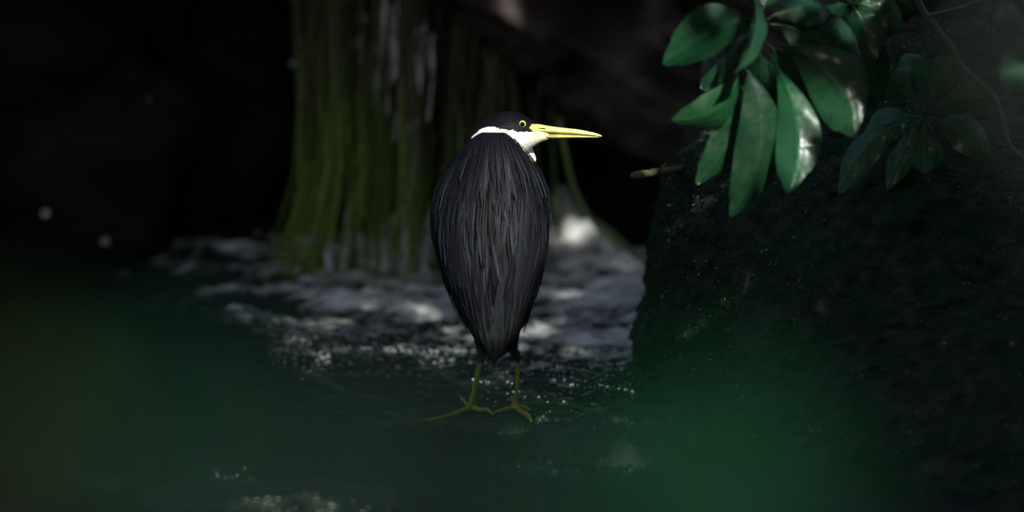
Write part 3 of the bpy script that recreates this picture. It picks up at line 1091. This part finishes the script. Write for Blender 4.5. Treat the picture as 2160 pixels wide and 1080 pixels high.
# ------------------------------------------------------------------ umbrella-tree leaves, upper right
def leaflet(name, base, tip, width, bow, tilt, par, mat, col, stalk=0.12, fold=0.25, droop=0.0, shape=1.0, nseg=36, nw=14):
    """a leaflet from base to tip; bow = sideways/forward arch of the midrib, tilt = roll of the blade about it"""
    b, t = Vector(base), Vector(tip)
    ax = t - b
    L = ax.length
    axn = ax.normalized()
    view = (CAM - (b + t) / 2).normalized()
    sd = axn.cross(view).normalized()
    nrm = sd.cross(axn).normalized()
    R = Matrix.Rotation(tilt, 3, axn)
    sd, nrm = R @ sd, R @ nrm
    v_, cl = [], []
    for i in range(nseg + 1):
        s_ = i / nseg
        mid = b + ax * s_ + Vector(bow) * (4 * s_ * (1 - s_)) - nrm * (droop * max(0, s_ - 0.55) ** 2 * 4)
        if s_ < stalk:
            w = 0.0016
        else:
            q = (s_ - stalk) / (1 - stalk)
            w = width * 0.5 * (max(0.0, math.sin(math.pi * q ** (1.1 * shape))) ** 0.72) * (1 - 0.0 * q)
            if q > 0.86:
                w = max(w * 0.86, 0)
            w = max(w, 0.0007 if i == nseg else 0.0016)
        for j in range(nw + 1):
            h = j / nw * 2 - 1
            wave = 0.0016 * math.sin(s_ * 17 + h * 2) * abs(h)
            v_.append(mid + sd * (w * h) + nrm * (-fold * w * abs(h) ** 1.6 + wave + (0.0012 if abs(h) < 0.05 and s_ > stalk else 0)))
            g = 1.3 if abs(h) < 0.05 else 1.0 + 0.16 * max(0, math.sin((s_ * 13 - abs(h) * 1.6) * 6.283)) ** 3
            cl.append(np.array(col) * g)
    me = mesh(name, v_, grid_faces(nseg + 1, nw + 1), mat, col=np.array(cl))
    return link(name, me, par)


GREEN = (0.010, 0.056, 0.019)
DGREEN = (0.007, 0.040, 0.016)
Y1 = -0.30
front = thing('umbrella_plant', at(1590, 20, Y1), 'glossy green umbrella plant spray hanging at the top, nearest the heron', 'plant', 'umbrella plant sprays')


def twig(pts, r0, r1, par, name='stem', col=(0.03, 0.07, 0.025), n=16):
    s_ = spline([tuple(P(*q)) for q in pts], n)
    v_, f_ = tube(s_, np.linspace(r0, r1, n) * PX, 7)
    return link(name, mesh(name, v_, f_, M_TWIG, col=np.array(col)), par)


def lf(par, x0, y0, x1, y1, w, dy0=0.0, dy1=0.0, bow=(0, 0, 0), tilt=0.0, col=GREEN, Yc=Y1, **kw):
    return leaflet('leaf', P(x0, y0, Yc + dy0), P(x1, y1, Yc + dy1), w * PX, bow, tilt, par, M_LEAF, col, **kw)


twig([(1640, -160, -0.1), (1622, -60, -0.2), (1600, 20, -0.28), (1585, 80, -0.30), (1572, 150, -0.31)], 7, 4, front)
twig([(1600, 20, -0.28), (1612, 60, -0.29), (1616, 100, -0.30)], 5, 3, front, 'petiole')
lf(front, 1612, 45, 1409, 142, 112, 0.03, -0.02, (0, 0, 0.020), -0.45, (0.008, 0.044, 0.018), droop=0.02)
lf(front, 1562, 136, 1423, 258, 80, 0.0, -0.02, (0.016, 0, -0.018), -0.5, GREEN, droop=0.012)
lf(front, 1566, 146, 1468, 389, 80, 0.02, 0.01, (0.020, 0, -0.006), -0.5, (0.009, 0.044, 0.018))
lf(front, 1574, 140, 1541, 458, 100, -0.01, 0.0, (0.030, -0.015, 0), -0.2, (0.012, 0.052, 0.022), stalk=0.03)
lf(front, 1604, 96, 1662, 410, 94, -0.02, -0.07, (0.030, 0.022, 0.0), 0.05, (0.011, 0.066, 0.024), stalk=0.14, shape=1.3)
lf(front, 1618, 90, 1804, 288, 130, -0.01, -0.035, (0.024, 0.016, 0.022), -0.05, GREEN, stalk=0.08, shape=1.35)
lf(front, 1592, -10, 1548, 158, 60, -0.02, -0.07, (0.012, -0.02, 0), 1.0, (0.016, 0.072, 0.028), stalk=0.02)
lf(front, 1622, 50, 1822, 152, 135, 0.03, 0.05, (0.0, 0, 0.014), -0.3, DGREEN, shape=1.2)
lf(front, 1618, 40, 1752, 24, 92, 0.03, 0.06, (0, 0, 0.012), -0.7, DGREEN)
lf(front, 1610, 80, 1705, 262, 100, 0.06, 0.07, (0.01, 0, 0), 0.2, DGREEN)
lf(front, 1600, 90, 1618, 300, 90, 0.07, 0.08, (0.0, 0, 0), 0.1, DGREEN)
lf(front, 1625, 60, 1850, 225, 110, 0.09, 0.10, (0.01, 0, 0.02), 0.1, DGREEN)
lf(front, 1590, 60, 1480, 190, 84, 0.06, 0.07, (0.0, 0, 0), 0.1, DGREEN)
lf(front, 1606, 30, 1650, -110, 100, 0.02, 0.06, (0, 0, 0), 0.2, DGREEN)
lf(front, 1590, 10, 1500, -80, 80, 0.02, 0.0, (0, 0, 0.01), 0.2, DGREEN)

Y2 = -0.05
backp = thing('umbrella_plant', at(1950, 60, Y2), 'dim umbrella plant spray in the shade before the boulder, at the upper right', 'plant', 'umbrella plant sprays')
twig([(1900, -120, -0.05), (1935, 0, -0.06), (1975, 60, -0.08), (2011, 104, -0.09), (2018, 130, -0.09), (2055, 165, -0.10), (2096, 202, -0.11), (2115, 250, -0.12), (2131, 307, -0.13), (2175, 345, -0.14)], 9, 4, backp, n=30)
twig([(1958, 34, -0.08), (1995, 24, -0.09), (2040, 12, -0.1), (2090, -10, -0.1)], 5, 3, backp, 'petiole')
twig([(2016, 126, -0.09), (1990, 190, -0.07), (1951, 244, -0.05)], 3.5, 2.5, backp, 'petiole')
for x1, y1, w, dy, tl in [(1768, 412, 70, 0.0, 0.3), (1871, 402, 56, -0.01, 0.2), (1951, 368, 76, -0.02, 0.1), (2092, 332, 78, 0.0, -0.3), (2030, 122, 80, 0.03, 0.2),
                          (1908, 112, 66, 0.04, -0.3), (1838, 160, 70, 0.03, -0.3), (2105, 210, 70, 0.03, 0.4), (1815, 300, 80, 0.02, 0.4)]:
    bow = (0.0, 0, 0.012) if x1 != 1951 else (0, 0, 0)
    if x1 == 1768:
        bow = (-0.012, 0, 0.02)
    lf(backp, 1951, 246, x1, y1, w, 0, dy, bow, tl, (0.013, 0.085, 0.033), Yc=Y2, stalk=0.22)
for k in range(7):
    an = math.radians(-150 + 45 * k)
    twig([(1951, 246, Y2 - 0.004), (1951 + 28 * math.cos(an), 246 - 34 * math.sin(an), Y2 - 0.02), (1951 + 52 * math.cos(an), 246 - 52 * math.sin(an), Y2 - 0.015)], 1.7, 1.2, backp, 'petiole', (0.04, 0.075, 0.035), 8)

topp = thing('umbrella_plant', at(1790, -60, -0.12), 'dark umbrella plant spray cut off by the top edge between the other two', 'plant', 'umbrella plant sprays')
twig([(1790, -150, -0.12), (1800, -60, -0.12), (1795, 10, -0.12)], 6, 3, topp)
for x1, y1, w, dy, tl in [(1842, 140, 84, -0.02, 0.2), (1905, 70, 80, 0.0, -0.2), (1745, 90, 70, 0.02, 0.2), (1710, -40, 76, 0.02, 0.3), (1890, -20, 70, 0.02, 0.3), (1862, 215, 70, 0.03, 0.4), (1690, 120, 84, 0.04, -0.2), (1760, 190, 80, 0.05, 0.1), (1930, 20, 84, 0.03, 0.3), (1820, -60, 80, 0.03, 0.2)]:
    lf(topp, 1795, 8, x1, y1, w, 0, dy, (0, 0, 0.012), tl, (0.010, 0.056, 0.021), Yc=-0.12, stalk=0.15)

# right-hand spray whose one leaf catches the sun
rightp = thing('umbrella_plant', at(2170, 60, -0.55), 'blurred umbrella plant spray at the right edge with one sunlit leaf', 'plant', 'umbrella plant sprays')
twig([(2260, -60, -0.55), (2210, 30, -0.55), (2170, 90, -0.55), (2150, 190, -0.55)], 5, 3, rightp)
for x0, y0, x1, y1, w, tl in [(2172, 70, 2126, 205, 62, 0.0), (2172, 85, 2190, 240, 74, -0.2), (2172, 80, 2100, 40, 70, 0.3), (2172, 85, 2260, 160, 80, 0.1)]:
    lf(rightp, x0, y0, x1, y1, w, 0, -0.06, (0, 0.012, 0.01), tl, (0.010, 0.050, 0.022), Yc=-0.55)

# ------------------------------------------------------------------ plants on the near bank, far out of focus
def near_bush(name, label, spots, col, group, foot=None):
    """spots: (px, py, Y, size in photo px, roll); stems run down to the bank"""
    x0 = sum(s_[0] for s_ in spots) / len(spots)
    Ym = sum(s_[2] for s_ in spots) / len(spots)
    if foot is None:
        foot = P(x0, 1500, Ym); foot.z = 0.70
    foot = Vector(foot)
    root = thing(name, foot, label, 'plant', group)
    for (px, py, Yd, size, rot) in spots:
        c_ = P(px, py, Yd)
        sc = (Yd - CAM.y) * K
        d_ = Vector((math.cos(rot), -0.25, math.sin(rot)))
        b = c_ - d_ * (size * sc * 0.5); t = c_ + d_ * (size * sc * 0.5)
        leaflet('leaf', b, t, size * sc * 0.5, (0, 0, 0.006), random.uniform(-0.5, 0.5), root, M_FLEAF, np.array(col) * random.uniform(0.85, 1.15), nseg=10, nw=6)
        s_ = spline([tuple(b), tuple(b * 0.55 + foot * 0.45 + Vector((0, 0.01, 0.04))), tuple(foot)], 10)
        v2, f2 = tube(s_, np.linspace(0.0010, 0.0022, 10), 6)
        link('stem', mesh('stem', v2, f2, M_TWIG, col=np.array(col) * 0.6), root)
    return root


grp = 'out-of-focus plants on the near bank'
near_bush('near_plant', 'soft emerald blur of leaves low at the right, before the boulder', [
    (1470, 915, -5.9, 260, 0.2), (1590, 960, -5.8, 260, 2.7), (1330, 1040, -6.0, 220, 0.5), (1470, 1090, -5.9, 420, 0.1), (1680, 1060, -5.9, 300, 2.4), (1250, 1100, -6.0, 300, 0.4)], (0.002, 0.031, 0.012), grp)
near_bush('near_plant', 'soft grey-green blur of leaves low in the middle, left of the heron\'s legs', [
    (740, 900, -5.9, 230, 0.3), (600, 970, -6.0, 210, 2.6), (860, 1000, -5.9, 220, 0.4), (720, 1080, -5.9, 260, 0.1), (980, 1060, -6.0, 300, 2.7), (500, 1060, -5.9, 300, 0.5)], (0.0055, 0.0185, 0.0115), grp)
near_bush('near_plant', 'soft dark green blur of leaves left of the middle, over the water', [
    (400, 890, -6.0, 220, 0.6), (330, 960, -5.9, 300, 2.5), (220, 880, -6.0, 220, 0.8)], (0.002, 0.027, 0.011), grp)
near_bush('near_plant', 'soft olive blur of leaves at the lower left edge', [
    (30, 850, -6.0, 200, 0.8), (-60, 930, -6.0, 240, 1.2), (110, 930, -5.9, 180, 2.4)], (0.015, 0.025, 0.001), grp)

near_bush('near_plant', 'pale grey blur of leaves reaching in at the upper right corner', [
    (2190, 60, -5.9, 150, 0.5), (2250, 190, -5.9, 180, 2.4), (2290, 20, -5.9, 200, 0.9)], (0.05, 0.06, 0.055), grp, foot=(0.42, -5.85, 0.72))

# ------------------------------------------------------------------ unseen tree over the stream: crown shaped to block sun, gaps aimed at sunlit spots
tree = thing('shade_tree', (3.1, -3.4, 0.5), 'unseen leafy tree above the stream, crown shaped to shade it in patches', 'tree')
random.seed(99)
GAPS = []   # openings in the crown: line through a sunlit spot, radius
for px, py, Yd, r in [(1000, 290, 0.05, 0.03), (1030, 275, 0.05, 0.035), (1060, 275, 0.05, 0.04), (1090, 285, 0.05, 0.042), (1120, 290, 0.05, 0.042), (1150, 285, 0.05, 0.042), (1185, 280, 0.05, 0.04), (1215, 281, 0.05, 0.04), (1245, 283, 0.05, 0.04), (1275, 286, 0.05, 0.04),
                      (1010, 340, 0.0, 0.03), (1070, 340, 0.0, 0.03), (980, 400, -0.03, 0.04), (1040, 400, -0.05, 0.05), (1110, 400, -0.03, 0.045), (970, 470, -0.04, 0.04), (1040, 470, -0.06, 0.05), (1115, 470, -0.04, 0.045),
                      (1000, 530, -0.06, 0.04), (1080, 530, -0.06, 0.04), (1020, 600, -0.06, 0.03), (1070, 600, -0.06, 0.03), (1045, 660, -0.07, 0.028),
                      (2142, 150, -0.58, 0.012), (1370, 360, 0.18, 0.008)]:
    GAPS.append((P(px, py, Yd), r))
for px, py in [(1130, 900), (1180, 870), (1230, 880), (1290, 920), (1150, 970), (1220, 985), (1330, 960), (450, 975), (500, 975), (570, 1060), (640, 1050), (700, 1060), (240, 1000)]:
    GAPS.append((PZ(px, py, 0.0), random.uniform(0.007, 0.012)))
for px, py in [(1195, 520), (1230, 555), (1210, 605), (1300, 590), (1250, 645), (1340, 630), (1290, 680), (1350, 560), (1180, 660)]:
    GAPS.append((PZ(px, py, 0.03), 0.009))
for x0, y0, x1, y1, w in [(1540, 85, 1420, 135, 80), (1550, 150, 1440, 245, 56), (1572, 170, 1475, 370, 56), (1590, 170, 1548, 440, 74), (1640, 170, 1668, 390, 72), (1690, 165, 1792, 252, 78), (1580, 60, 1552, 140, 34)]:
    for k in range(6):      # the nearest spray hangs in the sun
        f = k / 5
        GAPS.append((P(x0 + (x1 - x0) * f, y0 + (y1 - y0) * f, -0.33), w * PX * (0.27 + 0.16 * math.sin(math.pi * f))))
GAPS += [(P(1150, 400, 0.0), 0.04), (P(1152, 455, 0.0), 0.04), (P(1140, 520, 0.0), 0.03), (P(925, 440, 0.0), 0.03)]
for k in range(60):   # flecks of sun on the rapids
    GAPS.append((PZ(random.uniform(620, 1370), random.uniform(650, 770), 0.0), random.uniform(0.004, 0.011)))
def in_view(q, m=0.35):
    d_ = q - CAM
    f_ = d_.dot(FWD)
    return f_ > 0 and abs(d_.dot(RGT)) < f_ * 0.09 + m and abs(d_.dot(UPV)) < f_ * 0.045 + m


centre = Vector((0.0, 0.35, 0.2)) + S * 3.6
ea = S.cross(Vector((0, 0, 1))).normalized(); eb = ea.cross(S).normalized()
gp = np.array([[(g - centre).dot(ea), (g - centre).dot(eb), r] for g, r in GAPS])
cv, cf, ccol = [], [], []
nleaf = 0
while nleaf < 40000:
    a_ = random.uniform(-3.2, 3.2); b_ = random.uniform(-2.5, 2.5)
    if (a_ / 3.2) ** 2 + (b_ / 2.5) ** 2 > 1:
        continue
    h_ = random.gauss(0, 0.22)
    L = random.uniform(0.08, 0.15)
    if np.any(np.hypot(gp[:, 0] - a_, gp[:, 1] - b_) < gp[:, 2] + L * 0.52):
        continue
    c_ = centre + ea * a_ + eb * b_ + S * h_
    if in_view(c_):
        continue
    n_ = (S + Vector((random.gauss(0, 0.4), random.gauss(0, 0.4), random.gauss(0, 0.4)))).normalized()
    u_ = n_.cross(Vector((random.gauss(0, 1), random.gauss(0, 1), random.gauss(0, 1)))).normalized()
    w_ = n_.cross(u_)
    o = len(cv)
    cv += [c_ - u_ * L * 0.5, c_ - w_ * L * 0.36, c_ + u_ * L * 0.5, c_ + w_ * L * 0.36]
    cf.append((o, o + 1, o + 2, o + 3))
    ccol += [np.array([0.03, 0.07, 0.02]) * random.uniform(0.6, 1.4)] * 4
    nleaf += 1
for q in [(0.623, -0.428, 0.082), (0.60, -0.40, 0.12), (0.492, -0.199, 0.154), (0.47, -0.2, 0.2), (0.45, -0.1, 0.2), (0.52, -0.25, 0.15)]:     # filler leaves added to block stray sun on the boulder
    q = Vector(q)
    for k in range(90):
        a_ = (q - centre).dot(ea) + random.gauss(0, 0.06); b_ = (q - centre).dot(eb) + random.gauss(0, 0.06)
        if np.any(np.hypot(gp[:, 0] - a_, gp[:, 1] - b_) < gp[:, 2] + 0.012):
            continue
        c_ = centre + ea * a_ + eb * b_ + S * random.gauss(0, 0.1)
        L = random.uniform(0.03, 0.06)
        u_ = (ea * math.cos(k) + eb * math.sin(k)); w_ = S.cross(u_)
        o = len(cv)
        cv += [c_ - u_ * L * 0.5, c_ - w_ * L * 0.3, c_ + u_ * L * 0.5, c_ + w_ * L * 0.3]
        cf.append((o, o + 1, o + 2, o + 3))
        ccol += [np.array([0.03, 0.07, 0.02])] * 4
# small leaves close the fine gaps round the sun patches
nleaf = 0
while nleaf < 30000:
    k = random.randrange(len(gp))
    R_ = gp[k, 2] + random.uniform(0, 0.16); an = random.uniform(0, 2 * math.pi)
    a_ = gp[k, 0] + R_ * math.cos(an); b_ = gp[k, 1] + R_ * math.sin(an)
    L = random.uniform(0.018, 0.04)
    nleaf += 1
    if np.any(np.hypot(gp[:, 0] - a_, gp[:, 1] - b_) < gp[:, 2] + L * 0.4):
        continue
    c_ = centre + ea * a_ + eb * b_ + S * random.gauss(-0.4, 0.15)
    n_ = (S + Vector((random.gauss(0, 0.4), random.gauss(0, 0.4), random.gauss(0, 0.4)))).normalized()
    u_ = n_.cross(Vector((random.gauss(0, 1), random.gauss(0, 1), random.gauss(0, 1)))).normalized()
    w_ = n_.cross(u_)
    o = len(cv)
    cv += [c_ - u_ * L * 0.5, c_ - w_ * L * 0.3, c_ + u_ * L * 0.5, c_ + w_ * L * 0.3]
    cf.append((o, o + 1, o + 2, o + 3))
    ccol += [np.array([0.03, 0.07, 0.02])] * 4
link('crown', mesh('crown', cv, np.array(cf), M_CANOPY, False, col=np.array(ccol)), tree)
tp_ = [(3.1, -3.4, 0.3), (3.2, -3.3, 1.2), (3.0, -3.0, 2.2), (2.4, -2.4, 3.0)]
s_ = spline(tp_, 20)
wood = [tube(s_, np.linspace(0.16, 0.07, 20), 10)]
for k in range(7):
    st = Vector(s_[12 + k % 8])
    en = centre + ea * random.uniform(0.3, 1.7) * random.choice((-1, 1)) + eb * random.uniform(0.4, 1.5) + S * 0.35
    wood.append(tube(spline([tuple(st), tuple((st + en) / 2 + Vector((0, 0, 0.3))), tuple(en)], 10), np.linspace(0.045, 0.012, 10), 6))
v_, f_ = merge(wood)
link('trunk', mesh('trunk', v_, f_, M_BARK, col=np.array((0.07, 0.06, 0.04))), tree)
